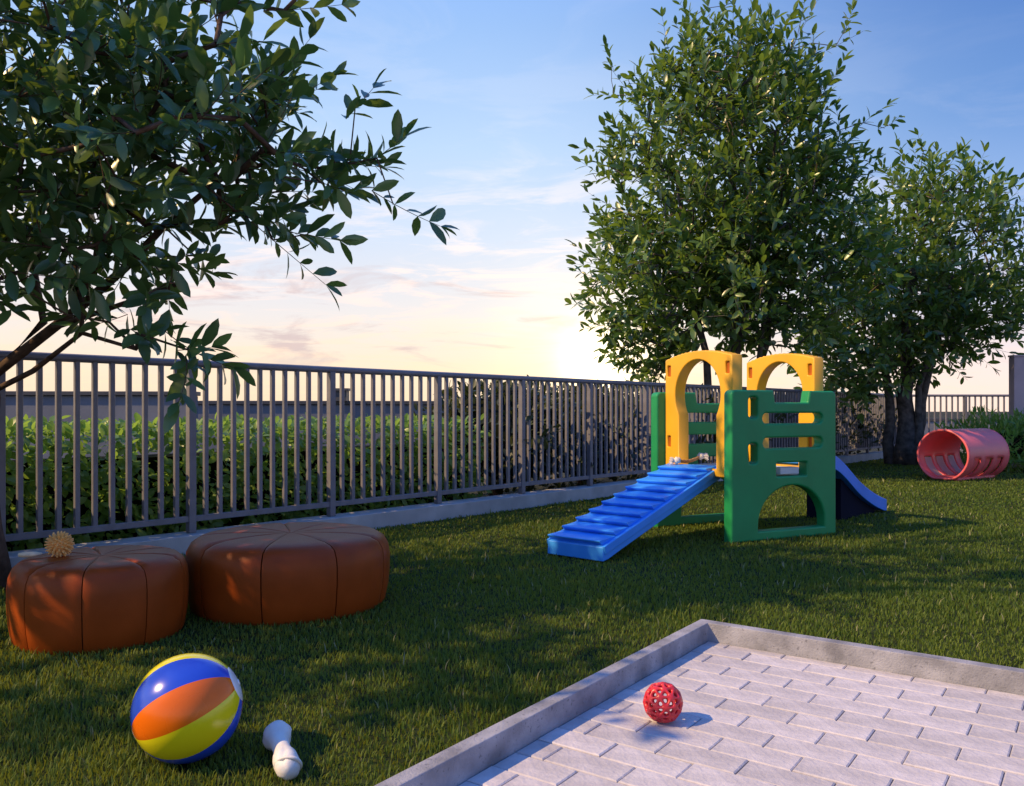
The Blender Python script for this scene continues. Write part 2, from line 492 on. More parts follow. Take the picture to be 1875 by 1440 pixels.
# ------------------------------------------------------------------ buildings beyond
def parapet(name, px0, px1, D0, D1, ytop, label, cop=.05, thick=.3, mat_=None):
    a = Vector(((px0-937.5)*D0/FPX, D0, 0)); b = Vector(((px1-937.5)*D1/FPX, D1, 0))
    h = EYE + (HOR-ytop)*D0/FPX
    Ln = (b-a).length
    t = thing(name, a, label, 'parapet wall')
    t.rotation_euler = (0, 0, math.atan2((b-a).y, (b-a).x))
    obj('wall', bevbox(0, Ln, 0, thick, -.03, h-cop, .01, 1), mat_ or M_parapet, t)
    obj('coping', bevbox(-.03, Ln+.03, -.05, thick+.05, h-cop+.002, h, .008, 1), M_coping, t)
    return t
parapet('roof_parapet', -420, 352, 13, 13.4, 716, 'blue grey parapet wall with dark coping at far left beyond the hedge', cop=.07)
pw = parapet('roof_parapet', 330, 850, 17.0, 17.6, 734, 'lower blue grey parapet wall beyond the hedge, right of the taller one', cop=.08)
parapet('roof_parapet', 1600, 2400, 42, 42, 766, 'distant blue parapet seen through the short back fence', cop=.15)
bmv = bmesh.new(); box(bmv, -.16, .16, -.16, .16, 1.415, 1.63); box(bmv, -.21, .21, -.21, .21, 1.632, 1.68)
vent = obj('roof_vent', bmv, M_coping); vent.location = ((622-937.5)*17.3/FPX, 17.35, -.02)
tag(vent, 'small dark roof vent standing on the far parapet', 'vent')

t = thing('rendered_pillar', ((1857-937.5)*17.5/FPX, 17.5, 0), 'tall mauve rendered pillar at the right edge behind the plants', 'pillar')
obj('shaft', bevbox(0, .9, 0, .2, -.02, 2.33, .012, 2), M_pillar, t)
obj('cap', bevbox(-.012, .912, -.012, .212, 2.332, 2.372, .006, 1), M_pillar, t)

# ------------------------------------------------------------------ leaves and trees
LEAF_V = np.array([(0,0,0),(0,.3,.0),(0,.6,-.015),(0,.85,-.05),(0,1,-.09),
                   (-.17,.28,.035),(-.205,.58,.03),(-.125,.84,-.02),(.17,.28,.035),(.205,.58,.03),(.125,.84,-.02)], dtype=np.float64)
LEAF_F = [(0,1,5),(1,2,6,5),(2,3,7,6),(3,4,7),(0,8,1),(1,8,9,2),(2,9,10,3),(3,10,4)]
LT = np.array([i for f in LEAF_F for i in f]); LS = np.cumsum([0]+[len(f) for f in LEAF_F][:-1])

def norm(a): return a/np.maximum(np.linalg.norm(a, axis=-1, keepdims=True), 1e-9)

def leaf_frames(d, n):
    d = norm(d); s = norm(np.cross(d, n)); n2 = np.cross(s, d)
    return s, d, n2

def leaves_mesh(name, pos, d, n, ln, tone, wid=1.0):
    s, d, n = leaf_frames(d, n)
    V = (pos[:, None, :] + ln[:, None, None]*(LEAF_V[None, :, 0:1]*wid*s[:, None, :] + LEAF_V[None, :, 1:2]*d[:, None, :] + LEAF_V[None, :, 2:3]*n[:, None, :]))
    k = len(pos); nv = len(LEAF_V)
    loops = (LT[None, :] + (np.arange(k)*nv)[:, None]).ravel()
    starts = (LS[None, :] + (np.arange(k)*len(LT))[:, None]).ravel()
    return raw_mesh(name, V.reshape(-1, 3), loops, starts, np.repeat(tone, nv))

def add_leaves(parent, base, pos, d, n, ln, tone, material, wid=1.0, singles=300, name='leaf'):
    """the leaves that show largest become parts of their own, the rest one mass"""
    base = np.array(base)
    px = 937.5 + FPX*pos[:, 0]/np.maximum(pos[:, 1], .1); py = HOR - FPX*(pos[:, 2]-EYE)/np.maximum(pos[:, 1], .1)
    ok = (px > 0) & (px < 1875) & (py > 0) & (py < 1440) & (pos[:, 1] > 1)
    score = np.where(ok, ln/np.maximum(pos[:, 1], .1), -1)
    order = np.argsort(-score)
    pick = order[:singles]; pick = pick[score[pick] > 0]
    mask = np.zeros(len(pos), bool); mask[pick] = True
    s, dd, nn = leaf_frames(d, n)
    var = []
    for i in range(6):
        me = raw_mesh(name, LEAF_V*np.array([wid, 1, 1]), LT, LS, np.full(len(LEAF_V), (i+.5)/6)); me.materials.append(material); var.append(me)
    for i in pick:
        o = bpy.data.objects.new(name, var[min(5, max(0, int(tone[i]*6)))]); link(o, parent)
        L = ln[i]; p = pos[i]-base
        o.matrix_local = Matrix(((s[i,0]*L, dd[i,0]*L, nn[i,0]*L, p[0]), (s[i,1]*L, dd[i,1]*L, nn[i,1]*L, p[1]), (s[i,2]*L, dd[i,2]*L, nn[i,2]*L, p[2]), (0,0,0,1)))
    r = ~mask
    me = leaves_mesh('foliage', pos[r]-base, d[r], n[r], ln[r], tone[r], wid); me.materials.append(material)
    tag(obj('foliage', me, None, parent), None, None, None, 'stuff')

def in_ellipsoids(ells, n, bias=.3):
    out = []
    wts = np.array([e[2] for e in ells], float); wts /= wts.sum()
    for (c, r, w), k in zip(ells, (wts*n).astype(int)):
        v = norm(rng.normal(size=(k, 3))); rad = rng.random(k)**bias
        out.append(np.array(c) + v*rad[:, None]*np.array(r))
    return np.concatenate(out)

def make_tree(name, label, base, stems, ells, ntw, twig_len, leaf_len, npair, material, bark, r_scale, drop=None, singles=300, seg=.25, hand=(), wid=1.0):
    base = np.array(base, float)
    pos, par, fixed_r = [], [], {}
    for st in stems:
        prev = -1
        for i, (p, r) in enumerate(st['pts']):
            if i == 0 and st.get('from') is not None: prev = st['from']; 
            pos.append(np.array(p, float)); par.append(prev); fixed_r[len(pos)-1] = r; prev = len(pos)-1
    tg = in_ellipsoids(ells, ntw)
    if drop is not None: tg = np.array([q for q in tg if not drop(q)])
    if len(hand): tg = np.concatenate([tg, np.array(hand)])
    ax = np.array(pos)
    order = np.argsort([np.min(np.linalg.norm(ax - q, axis=1)) for q in tg])
    cap_n = 40000
    arr = np.zeros((cap_n, 3)); arr[:len(pos)] = ax; cnt = len(pos)
    ends = []
    for qi in order:
        q = tg[qi]
        dv = arr[:cnt] - q
        dist = np.linalg.norm(dv, axis=1)
        cost = dist + .35*np.maximum(dv[:, 2], 0)       # prefer to grow upwards and out
        j = int(np.argmin(cost)); p0 = arr[j].copy(); d = dist[j]
        n = max(1, int(d/seg))
        pj = par[j]
        dir0 = norm(p0 - arr[pj]) if pj >= 0 else np.array((0, 0, 1.))
        ctrl = p0 + (dir0*.3 + norm(q-p0)*.7)*d*.45 + rng.normal(size=3)*d*.06
        prev = j
        for i in range(1, n+1):
            tt = i/n
            b = (1-tt)**2*p0 + 2*tt*(1-tt)*ctrl + tt*tt*q + (rng.normal(size=3)*seg*.07 if i < n else 0)
            arr[cnt] = b; par.append(prev); prev = cnt; cnt += 1
        ends.append((prev, j))
    # leafy twig on each end
    LP, LD, LN, LL = [], [], [], []
    tw_pts = []
    cen = np.mean(tg, axis=0)
    for e, j in ends:
        p = arr[e]; q = arr[par[e]]
        out = norm(p - cen); 
        d = norm(norm(p-q)*.7 + out*.55 + np.array((0, 0, .28)) + rng.normal(size=3)*.28)
        perp = norm(np.cross(d, rng.normal(size=3)))
        L = twig_len*rng.uniform(.7, 1.25)
        bend = rng.normal(size=3)*.12*L
        pts = []
        for i in range(npair+1):
            tt = (i+.3)/(npair+.3)
            pts.append(p + d*L*(tt-.35) + bend*tt*tt)
        tw_pts.append(pts)
        for i, c in enumerate(pts):
            perp2 = np.cross(d, perp)
            side = perp if i % 2 else perp2
            last = i == npair
            for sgn in ((1, -1) if not last else (1, -1, 0)):
                if rng.random() < .08: continue
                spread = .95 if not last else .45
                dd = norm(d*(.75 if sgn else 1.2) + side*sgn*spread + rng.normal(size=3)*.22 + np.array((0, 0, .12)))
                nn = norm(np.array((0, 0, .75)) + d*.55 - side*sgn*.25 + rng.normal(size=3)*.42)
                LP.append(c); LD.append(dd); LN.append(nn); LL.append(leaf_len*rng.uniform(.58, 1.2))
    LP, LD, LN, LL = map(np.array, (LP, LD, LN, LL))
    # pipe-model radii
    load = np.zeros(cnt)
    for e, j in ends: load[e] += 1
    for i in range(cnt-1, -1, -1):
        if par[i] >= 0 and par[i] < i: load[par[i]] += load[i]
    rad = r_scale*np.maximum(load, 1)**.46
    for i, r in fixed_r.items(): rad[i] = r
    root = thing(name, base, label, 'tree')
    n0 = len(pos)
    bt, bb = bmesh.new(), bmesh.new()
    for st in stems:
        tube(bt, [np.array(p)-base for p, r in st['pts']], [r for p, r in st['pts']], 14)
    for st_i in range(n0, cnt):
        p = par[st_i]
        if p < 0: continue
        a, b = arr[p]-base, arr[st_i]-base
        r0 = min(rad[p], rad[st_i]*1.25) if st_i >= n0 else rad[p]
        if np.linalg.norm(b-a) < 1e-4: continue
        tube(bb, [a, b], [r0, rad[st_i]], 5, cap=False)
    for pts in tw_pts:
        tube(bb, [np.array(q)-base for q in pts], [r_scale*.85*(1-.55*i/len(pts)) for i in range(len(pts))], 3, cap=False)
    obj('trunk', bt, bark, root, smooth=True)
    obj('branches', bb, bark, root, smooth=True)
    tone = np.clip(rng.normal(.42, .34, len(LP)), 0, 1)
    add_leaves(root, base, LP, LD, LN, LL, tone, material, wid, singles=singles)
    print(name, 'leaves', len(LP), 'nodes', cnt)
    return root

def W(px, py, D): return ((px-937.5)*D/FPX, D, EYE + (HOR-py)*D/FPX)

def trunk_pts(base, top, r0, r1, n, wob=.05, flare=1.5):
    pts = []
    for i in range(n+1):
        t = i/n
        p = np.array(base)*(1-t) + np.array(top)*t + np.array((rng.normal()*wob, rng.normal()*wob, 0))*(0 < i)
        r = r0*(1-t) + r1*t
        if i == 0: r *= flare
        if i == 1: r *= 1 + (flare-1)*.25
        pts.append((p, r))
    return pts

# left tree: its crown hangs into the picture, its trunk stands at the left edge
lb = (-3.60, 5.62, -.02)
lt = trunk_pts(lb, (-3.6, 5.4, 5.2), .155, .05, 12, .03, 1.35)
limb = [(W(-30, 700, 5.5), .036), (W(60, 630, 5.4), .034), (W(150, 560, 5.35), .031), (W(230, 490, 5.3), .027), (W(300, 415, 5.25), .022), (W(400, 330, 5.2), .016)]
limb2 = [(W(-20, 690, 5.6), .03), (W(80, 590, 5.65), .026), (W(60, 480, 5.7), .022), (W(120, 330, 5.75), .018)]
limb3 = [(W(-20, 720, 5.45), .02), (W(60, 680, 5.2), .017), (W(150, 610, 5.05), .014), (W(250, 640, 4.9), .010)]
limb4 = [(W(100, 600, 5.35), .018), (W(230, 555, 5.1), .015), (W(330, 520, 5.0), .010)]
def left_drop(q):
    px = 937.5 + FPX*q[0]/q[1]; py = HOR - FPX*(q[2]-EYE)/q[1]
    if py < -60: return False
    lim = np.interp(py, [-60, 0, 60, 130, 220, 300, 370, 430, 500, 560, 620, 700, 760], [440, 440, 430, 450, 580, 620, 630, 490, 390, 270, 60, -80, -200])
    return px > lim
make_tree('broadleaf_tree', 'large dark tree overhanging the railing and the two orange poufs', lb,
          [dict(pts=lt), dict(pts=limb), dict(pts=limb2), dict(pts=limb3), dict(pts=limb4)],
          [((-3.0, 5.1, 3.2), (1.65, 1.35, 1.25), 5.2), ((-2.0, 4.85, 2.75), (1.25, .75, .55), 2.4), ((-2.6, 4.85, 2.1), (.8, .6, .35), .5),
           ((-2.7, 4.7, 5.0), (2.2, 1.6, 1.2), 2.2), ((-4.3, 4.1, 2.7), (1.0, .95, .9), 2.2), ((-3.7, 4.5, 1.7), (.55, .5, .5), .7), ((-4.4, 2.9, 3.0), (1.2, 1.0, .9), 1.5)],  # crown lobes out of view, added to shade the poufs and lawn
          740, .42, .175, 6, M_leaf2, M_bark, .0040, left_drop, wid=.86,
          hand=[W(650, 200, 4.9), W(690, 290, 4.9), W(720, 375, 4.9), W(640, 300, 5.0), W(560, 430, 4.8), W(500, 440, 4.8), W(340, 640, 4.7), W(250, 610, 4.8),
                W(350, 640, 4.65), W(345, 675, 4.6), W(520, 20, 5.0), W(520, 130, 4.9), W(200, 590, 4.9)])

# the two trees behind the climbing frame
def stems_at(base, spec):
    out = []
    for dx, dy, top, r0, r1 in spec:
        b = (base[0]+dx, base[1]+dy, -.02)
        out.append(dict(pts=trunk_pts(b, top, r0, r1, 9, .05, 1.3)))
    return out
b1 = (4.05, 15.0, -.02)
make_tree('broadleaf_tree', 'tallest dense green tree standing right behind the climbing frame', b1,
          stems_at(b1, [(0, 0, (3.95, 15.0, 6.6), .15, .05), (.22, .15, (5.0, 15.2, 5.6), .10, .03), (-.18, .1, (3.0, 14.9, 5.0), .09, .03), (.1, -.1, (4.6, 14.6, 4.4), .07, .02)]),
          [((3.75, 15, 5.35), (2.15, 2.0, 2.5), 5.2), ((3.4, 14.8, 3.5), (2.05, 1.9, 1.45), 2.6), ((5.0, 15.2, 4.2), (1.55, 1.7, 1.9), 2.4), ((4.0, 14.9, 7.1), (1.45, 1.3, .85), .9), ((2.5, 15, 2.3), (.8, .7, .6), .35)],
          1350, .66, .225, 6, M_leaf, M_bark2, .0056, wid=.88,
          hand=[W(1125, 175, 15), W(1120, 115, 15), W(1115, 320, 15), W(1110, 490, 15), W(1110, 550, 15), W(1125, 630, 14.8), W(1270, 30, 15), W(1330, 10, 15), W(1470, 20, 15), W(1550, 50, 15), W(1530, 85, 15), W(1620, 235, 15), W(1580, 225, 15)])
b2 = (8.72, 18.5, -.02)
make_tree('broadleaf_tree', 'smaller leafy tree on thick grey stems between climbing frame and tunnel', b2,
          stems_at(b2, [(0, 0, (8.9, 18.5, 4.6), .22, .06), (.20, .10, (9.8, 18.4, 4.2), .11, .04), (-.22, .1, (8.1, 18.6, 4.4), .12, .04), (.10, -.16, (9.2, 18.2, 3.9), .10, .03)]),
          [((9.3, 18.5, 4.4), (2.0, 1.9, 2.25), 4.0), ((8.2, 18.4, 3.3), (1.7, 1.6, 1.5), 1.9), ((10.2, 18.4, 3.5), (1.1, 1.2, .9), .5), ((7.3, 18.0, 2.2), (1.3, 1.1, .8), .7)],
          820, .70, .24, 6, M_leaf, M_bark2, .0056, wid=.88,
          hand=[W(1655, 290, 18.5), W(1690, 280, 18.5), W(1775, 340, 18.5), W(1850, 410, 18.4), W(1865, 480, 18.4), W(1850, 560, 18.3), W(1840, 615, 18.2), W(1820, 640, 18.0), W(1860, 610, 18.2)])

# ------------------------------------------------------------------ hedge and bushes behind the fence
def hedge_leaves(t0, t1, o0, o1, ztop, n, bumpy=.06):
    # points over the front face, the top and the back, pushed in and out
    k = rng.random(n)
    t = rng.uniform(t0, t1, n)
    o = np.where(k < .62, o0, np.where(k < .92, rng.uniform(o0, o1, n), o1))
    z = np.where((k >= .62) & (k < .92), ztop, rng.uniform(.02, ztop, n))
    wav = bumpy*(np.sin(t*5.1+z*4)+np.sin(t*11.3-z*7+1))*.6
    o = o + np.where(k < .62, -wav, 0) + rng.normal(size=n)*.05
    z = z + np.where((k >= .62) & (k < .92), np.abs(wav)*.5, 0) + rng.normal(size=n)*.035
    pos = np.stack([F0.x + UF.x*t + NF.x*o, F0.y + UF.y*t + NF.y*o, z], 1)
    outw = np.where((k < .62)[:, None], np.array(-NF)[None, :], np.where((k < .92)[:, None], np.array((0, 0, 1.))[None, :], np.array(NF)[None, :]))
    d = norm(outw*.55 + np.array((0, 0, -.25)) + rng.normal(size=(n, 3))*.55)
    nn = norm(outw*.6 + np.array((0, 0, .8)) + rng.normal(size=(n, 3))*.35)
    return pos, d, nn

def build_hedge():
    t0, t1 = -9.0, t_at(845, .9)
    root = thing('clipped_hedge', fpt(0, .95), 'clipped bright green hedge behind the left part of the long fence', 'hedge')
    bm = bmesh.new()
    M = Matrix.Translation(F0 - root.location) @ Matrix.Rotation(math.atan2(UF.y, UF.x), 4, 'Z')
    box(bm, t0, t1, .78, 1.30, -.03, .78, M)
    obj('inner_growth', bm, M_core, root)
    pos, d, nn = hedge_leaves(t0, t1, .55, 1.48, 1.00, 13000)
    ln = rng.uniform(.075, .125, len(pos)); tone = np.clip(rng.normal(.5, .25, len(pos)), 0, 1)
    add_leaves(root, root.location, pos, d, nn, ln, tone, M_leafy, wid=1.25)
build_hedge()

def bush(label, c, r, n, ln, material, wid=1.0, core=.72, stems=8, name='shrub', up=.3, single=0, cat='shrub', zcap=None):
    c = np.array(c, float); base = np.array((c[0], c[1], -.02))
    root = thing(name, base, label, cat)
    v = norm(rng.normal(size=(n, 3))); rad = rng.random(n)**.33
    lump = 1 + .16*np.sin(v[:, 0]*5+c[0]) * np.sin(v[:, 2]*6+1) + .12*np.sin(v[:, 1]*7+2)
    pos = c + v*(rad*lump)[:, None]*np.array(r)
    pos[:, 2] = np.maximum(pos[:, 2], .05)
    if zcap: pos[:, 2] = np.where(pos[:, 2] > zcap, zcap + (pos[:, 2]-zcap)*.25, pos[:, 2])
    d = norm(v*.6 + np.array((0, 0, up)) + rng.normal(size=(n, 3))*.5)
    nn = norm(v*.4 + np.array((0, 0, .8)) + rng.normal(size=(n, 3))*.4)
    L = ln*rng.uniform(.65, 1.2, n); tone = np.clip(rng.normal(.45, .25, n), 0, 1)
    bm = bmesh.new()
    for i in range(stems):
        k = rng.integers(n); a = np.array((rng.normal()*.06, rng.normal()*.06, 0)); b = pos[k]-base
        m = (a+b)/2 + np.array((0, 0, .15)); tube(bm, [a, m, b], [.02, .013, .005], 5, cap=False)
    obj('stems', bm, M_bark, root, smooth=True)
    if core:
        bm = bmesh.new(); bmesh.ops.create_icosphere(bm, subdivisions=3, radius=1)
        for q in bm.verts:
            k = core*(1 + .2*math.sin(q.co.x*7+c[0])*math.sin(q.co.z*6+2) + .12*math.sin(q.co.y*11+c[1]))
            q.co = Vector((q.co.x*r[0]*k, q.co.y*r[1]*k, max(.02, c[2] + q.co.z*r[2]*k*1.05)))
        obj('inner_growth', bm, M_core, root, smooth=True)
    add_leaves(root, base, pos, d, nn, L, tone, material, wid, singles=single)
    return root

# tall dark climbing growth behind the middle of the fence
names = ['tall dark bush behind the fence touching the end of the bright clipped hedge', 'tall dark bush behind the fence, second one from the clipped hedge', 'tall dark bush behind the fence, half way to the climbing frame',
         'tall dark bush behind the fence just left of the climbing frame', 'dark bush behind the fence seen through the yellow arches',
         'dark bush behind the fence, right of the climbing frame', 'dark bush behind the fence beside the grey tree stems']
for lab, t, off, rx, rz in zip(names, (2.9, 5.0, 7.2, 9.6, 12.0, 14.4, 16.6), (1.3, 1.35, 1.2, 1.3, 1.1, 1.2, 1.1), (1.25, 1.3, 1.35, 1.4, 1.4, 1.4, 1.2), (.80, .84, .86, .82, .80, .80, .78)):
    p = fpt(t, off)
    bush(lab, (p.x, p.y, .86), (rx, rx*.9, rz*1.02), 2300, .15, M_leafd, 1.0, stems=12, zcap=1.48)
bush('sunlit feathery shrub bed behind the coral tunnel', (9.7, 16.6, .50), (1.15, .8, .60), 2200, .17, M_leafy, .6, stems=10, up=.8, single=0, core=.45)
bush('taller green shrub in front of the mauve pillar', (10.85, 16.7, .62), (.85, .7, .66), 1500, .16, M_leafy, .7, stems=8, up=.6, core=.45)

# ------------------------------------------------------------------ grass
def build_grass():
    def scatter(d0, d1, dens, xm):
        A = (xm*(d1+d0)/2*2 + 2)*(d1-d0); n = int(A*dens)
        y = rng.uniform(d0, d1, n); x = rng.uniform(-1, 1, n)*(xm*y + 1.0)
        return np.stack([x, y], 1)
    pts = np.concatenate([scatter(1.6, 3.6, 8500, .66), scatter(3.6, 6, 4600, .66), scatter(6, 9, 2100, .66), scatter(9, 14, 950, .66), scatter(14, 21.3, 380, .66)])
    # keep off the paving and beyond the fence
    rel = pts - np.array((CS.x, CS.y))
    a = rel @ np.array((VS.x, VS.y)); b = rel @ np.array((US.x, US.y))
    keep = ~((a > -.066) & (b < .066))
    relf = pts - np.array((F0.x, F0.y)); o = relf @ np.array((NF.x, NF.y))
    keep &= o < -.012
    pts = pts[keep]; n = len(pts)
    dist = pts[:, 1]
    h = rng.uniform(.014, .034, n)*(1 + .25*np.sin(pts[:, 0]*3.1+pts[:, 1]*2.3))
    tall = rng.random(n) < .022; h[tall] *= 1.7
    w = np.interp(dist, [2, 5, 9, 20], [.0022, .0036, .0064, .012])*rng.uniform(.7, 1.3, n)
    ang = rng.uniform(0, 2*np.pi, n); lean = rng.uniform(.1, .85, n)*h
    ca, sa = np.cos(ang), np.sin(ang); la = ang + np.pi/2 + rng.normal(size=n)*.5
    lx, ly = np.cos(la)*lean, np.sin(la)*lean
    def mk(sel):
        k = sel.sum(); p = pts[sel]; hh = h[sel]; ww = w[sel]; c, s = ca[sel], sa[sel]; X, Y = lx[sel], ly[sel]
        z0 = np.full(k, -.002)
        v = np.zeros((k, 5, 3))
        v[:, 0] = np.stack([p[:, 0]-c*ww, p[:, 1]-s*ww, z0], 1); v[:, 1] = np.stack([p[:, 0]+c*ww, p[:, 1]+s*ww, z0], 1)
        v[:, 2] = np.stack([p[:, 0]+c*ww*.75+X*.35, p[:, 1]+s*ww*.75+Y*.35, hh*.6], 1); v[:, 3] = np.stack([p[:, 0]-c*ww*.75+X*.35, p[:, 1]-s*ww*.75+Y*.35, hh*.6], 1)
        v[:, 4] = np.stack([p[:, 0]+X, p[:, 1]+Y, hh], 1)
        T = np.array([0, 1, 2, 3, 3, 2, 4]); S = np.array([0, 4])
        loops = (T[None] + (np.arange(k)*5)[:, None]).ravel(); starts = (S[None] + (np.arange(k)*7)[:, None]).ravel()
        patch = .5 + .28*np.sin(p[:, 0]*1.7+.6)*np.sin(p[:, 1]*1.3) 
        tone = np.clip(patch + rng.normal(size=k)*.22, 0, 1)
        return raw_mesh('grass', v.reshape(-1, 3), loops, starts, np.repeat(tone, 5))
    dry = tall & (rng.random(n) < .35)
    me = mk(~dry); me.materials.append(M_grass)
    tag(obj('grass', me), 'short mown lawn grass', None, None, 'stuff')
    me = mk(dry); me.materials.append(M_dry)
    tag(obj('dry_grass_blades', me), 'scattered pale dry blades in the lawn', None, None, 'stuff')
    print('blades', n)
build_grass()

# ------------------------------------------------------------------ climbing frame
def build_frame():
    BL = P(1340, 996)
    e1 = Vector((.90, .436, 0)).normalized(); e2 = Vector((-e1.y, e1.x, 0)); ez = Vector((0, 0, 1))
    root = thing('climbing_frame', BL, 'plastic climbing frame with green sides, yellow arches, blue ramp and slide', 'climbing frame')
    WP, HP, TH = 1.29, 1.388, .115
    def frameM(o, x, y):            # maps local XY plane to x,y axes; Z = x cross y
        z = x.cross(y)
        return Matrix(((x.x, y.x, z.x, o.x), (x.y, y.y, z.y, o.y), (x.z, y.z, z.z, o.z), (0, 0, 0, 1)))
    # green side panel
    U = lambda u: u*WP
    V = lambda v: HP*(1-v)
    r = .05
    nx0, nx1, nz = U(.40), U(.72), HP-.112
    outer = ([(0, 0), (WP, 0)] + arc(WP-r, HP-r, r, 0, 90, 6) + [(nx1+.02, HP)] + arc(nx1-.012, nz+.012, .012, 0, -90, 2) + arc(nx0+.012, nz+.012, .012, 270, 180, 2)
             + [(nx0-.02, HP)] + arc(r, HP-r, r, 90, 180, 6))
    def pill_h(u0, u1, v0, v1): return rrect(U(u0), U(u1), V(v1), V(v0), (V(v0)-V(v1))/2*.98, 6)
    def pill_v(u0, u1, v0, v1): return rrect(U(u0), U(u1), V(v1), V(v0), (U(u1)-U(u0))/2*.7, 5)
    ax0, ax1 = U(.245), U(.885); cx = (ax0+ax1)/2; ra = (ax1-ax0)/2
    ztop = V(.640); zs = ztop - ra*.86
    arch = [(ax0, V(.935)), (ax1, V(.935))] + arc(cx, zs, ra, 0, 180, 20, ra*.86)
    loops = [outer, pill_h(.285, .86, .153, .222), pill_h(.29, .86, .318, .388), rrect(U(.415), U(.705), V(.578), V(.487), .012, 2),
             pill_v(.155, .24, .045, .187), pill_v(.155, .24, .352, .487), arch]
    me = curve_panel('side_panel', loops, TH, .018)
    me.polygons.foreach_set('use_smooth', [False]*len(me.polygons))
    for b in (0, TH+1.02+.0):
        o = obj('side_panel', me, M_grn, root)
        o.matrix_local = frameM(e2*(b+TH/2), e1, ez)
    # yellow arch panels
    WY, z0, TY = 1.016, .575, .13
    top = []
    n = 34
    for i in range(n+1):
        t = i/n; x = WY/2 - WY*t
        top.append((x, 1.71 + .068*(1-(2*t-1)**2) + (.006 if i % 2 else 0)))
    outer = [(-WY/2, z0), (WY/2, z0)] + top
    rk, nk, ck = .345, .285, 1.352
    a = math.degrees(math.acos(nk/rk))
    hole = [(-nk, .645), (nk, .645)] + arc(0, ck, rk, -a, 180+a, 30)
    pockets = []
    for sx in (-1, 1):
        for (za, zb) in ((1.545, 1.655), (.83, .94)):
            pockets.append(rrect(sx*.445-.026, sx*.445+.026, za, zb, .008, 2))
    me = curve_panel('arch_panel', [outer, hole] + pockets, TY, .012)
    ins = bevbox(-.026, .026, 0, .11, -TY/2+.02, TY/2-.02, .002, 1)
    ime = bpy.data.meshes.new('pocket'); ins.to_mesh(ime); ins.free(); ime.materials.append(M_yeld)
    for k, (aa, bb) in enumerate(((.10, 0), (1.12, -.06))):
        o = obj('arch_panel', me, M_yel, root)
        M = frameM(e1*(aa+TY/2) + e2*(TH+1.02/2+bb*0), e2, ez)
        if bb: M = M @ Matrix.Translation((-.03, 0, 0)) @ Matrix.Diagonal((.94, 1, 1, 1))
        o.matrix_local = M
        for sx in (-1, 1):
            for za in (1.545, .83):
                q = bpy.data.objects.new('pocket', ime); link(q, o); q.location = (sx*.445, za, 0)
    # deck with the tongues that sit in the sides
    R3 = frameM(Vector((0, 0, 0)), e1, e2)
    bm = bmesh.new(); box(bm, .235, 1.055, TH+.002, TH+1.018, .575, .640)
    bevel(bm, .008, 2)
    o = obj('deck', bm, M_deck, root); o.matrix_local = R3
    bm = bmesh.new(); box(bm, U(.47), U(.65), .03, TH+.03, .60, .665); bevel(bm, .006, 2)
    o = obj('deck_tongue', bm, M_deck, root); o.matrix_local = R3
    # ramp with its treads
    br = Vector((.718, 6.52, 0)) - BL
    rd = Vector((.664, .748, 0)).normalized(); wd = Vector((-rd.y, rd.x, 0)); WR = .565
    s0, s1, h0, h1 = 0, 1.93, .125, .665
    sl = (Vector((s1, h1, 0)) - Vector((s0, h0, 0))); Lr = sl.length
    rise = math.atan2(h1-h0, s1-s0)
    along = rd*math.cos(rise) + ez*math.sin(rise); up = -rd*math.sin(rise) + ez*math.cos(rise)
    # frame: x along slope, y across (towards the left), z = up
    RM = Matrix(((along.x, wd.x, up.x, br.x), (along.y, wd.y, up.y, br.y), (along.z, wd.z, up.z, br.z + h0), (0, 0, 0, 1)))
    bm = bmesh.new()
    th = .115
    prof = [(0, 0), (Lr, 0), (Lr, -th), (.22, -th), (.04, -.118), (-.035, -.108)]
    sa = math.sin(rise); ca = math.cos(rise)
    A = [bm.verts.new((x, 0, z)) for x, z in prof]; B = [bm.verts.new((x, WR, z)) for x, z in prof]
    bm.faces.new(A); bm.faces.new(B[::-1])
    for i in range(len(prof)):
        j = (i+1) % len(prof); bm.faces.new((A[i], B[i], B[j], A[j]))
    bmesh.ops.recalc_face_normals(bm, faces=list(bm.faces)); bevel(bm, .008, 2)
    ramp = obj('ramp', bm, M_blu, root); ramp.matrix_local = RM
    bm = bmesh.new()
    nt_ = 10; P_ = Lr/nt_*.985
    prof = [(.034, -.004), (.001, .038), (.002, .045), (.010, .047), (P_*.5, .027), (P_+.02, .006), (P_+.02, -.004)]
    A = [bm.verts.new((x, .03, z)) for x, z in prof]; B = [bm.verts.new((x, WR-.006, z)) for x, z in prof]
    bm.faces.new(A); bm.faces.new(B[::-1])
    for i in range(len(prof)):
        j = (i+1) % len(prof); bm.faces.new((A[i], B[i], B[j], A[j]))
    bmesh.ops.recalc_face_normals(bm, faces=list(bm.faces))
    tme = bpy.data.meshes.new('tread'); bm.normal_update(); bm.to_mesh(tme); bm.free(); tme.materials.append(M_blu)
    for i in range(nt_):
        q = bpy.data.objects.new('tread', tme); link(q, ramp); q.location = (i*P_+.004, 0, 0)
    for y in (0.0, WR):
        bm = bevbox(0, Lr, -.012, .012, -.06, .006, .005, 2)
        q = obj('side_rail', bm, M_blu, ramp); q.location = (0, y, 0)
    # slide
    S0 = Vector((2.86, 8.52, 0)) - BL; S1 = Vector((4.27, 10.04, 0)) - BL
    sd = (S1-S0); SL = sd.length; sd.normalize(); sw = Vector((-sd.y, sd.x, 0))
    rim_t = [0, .12, .31, .45, .57, .68, .79, .9, 1.0]; rim_z = [.80, .79, .705, .56, .425, .335, .255, .19, .145]
    ts = np.linspace(0, 1, 22); zr = np.interp(ts, rim_t, rim_z)
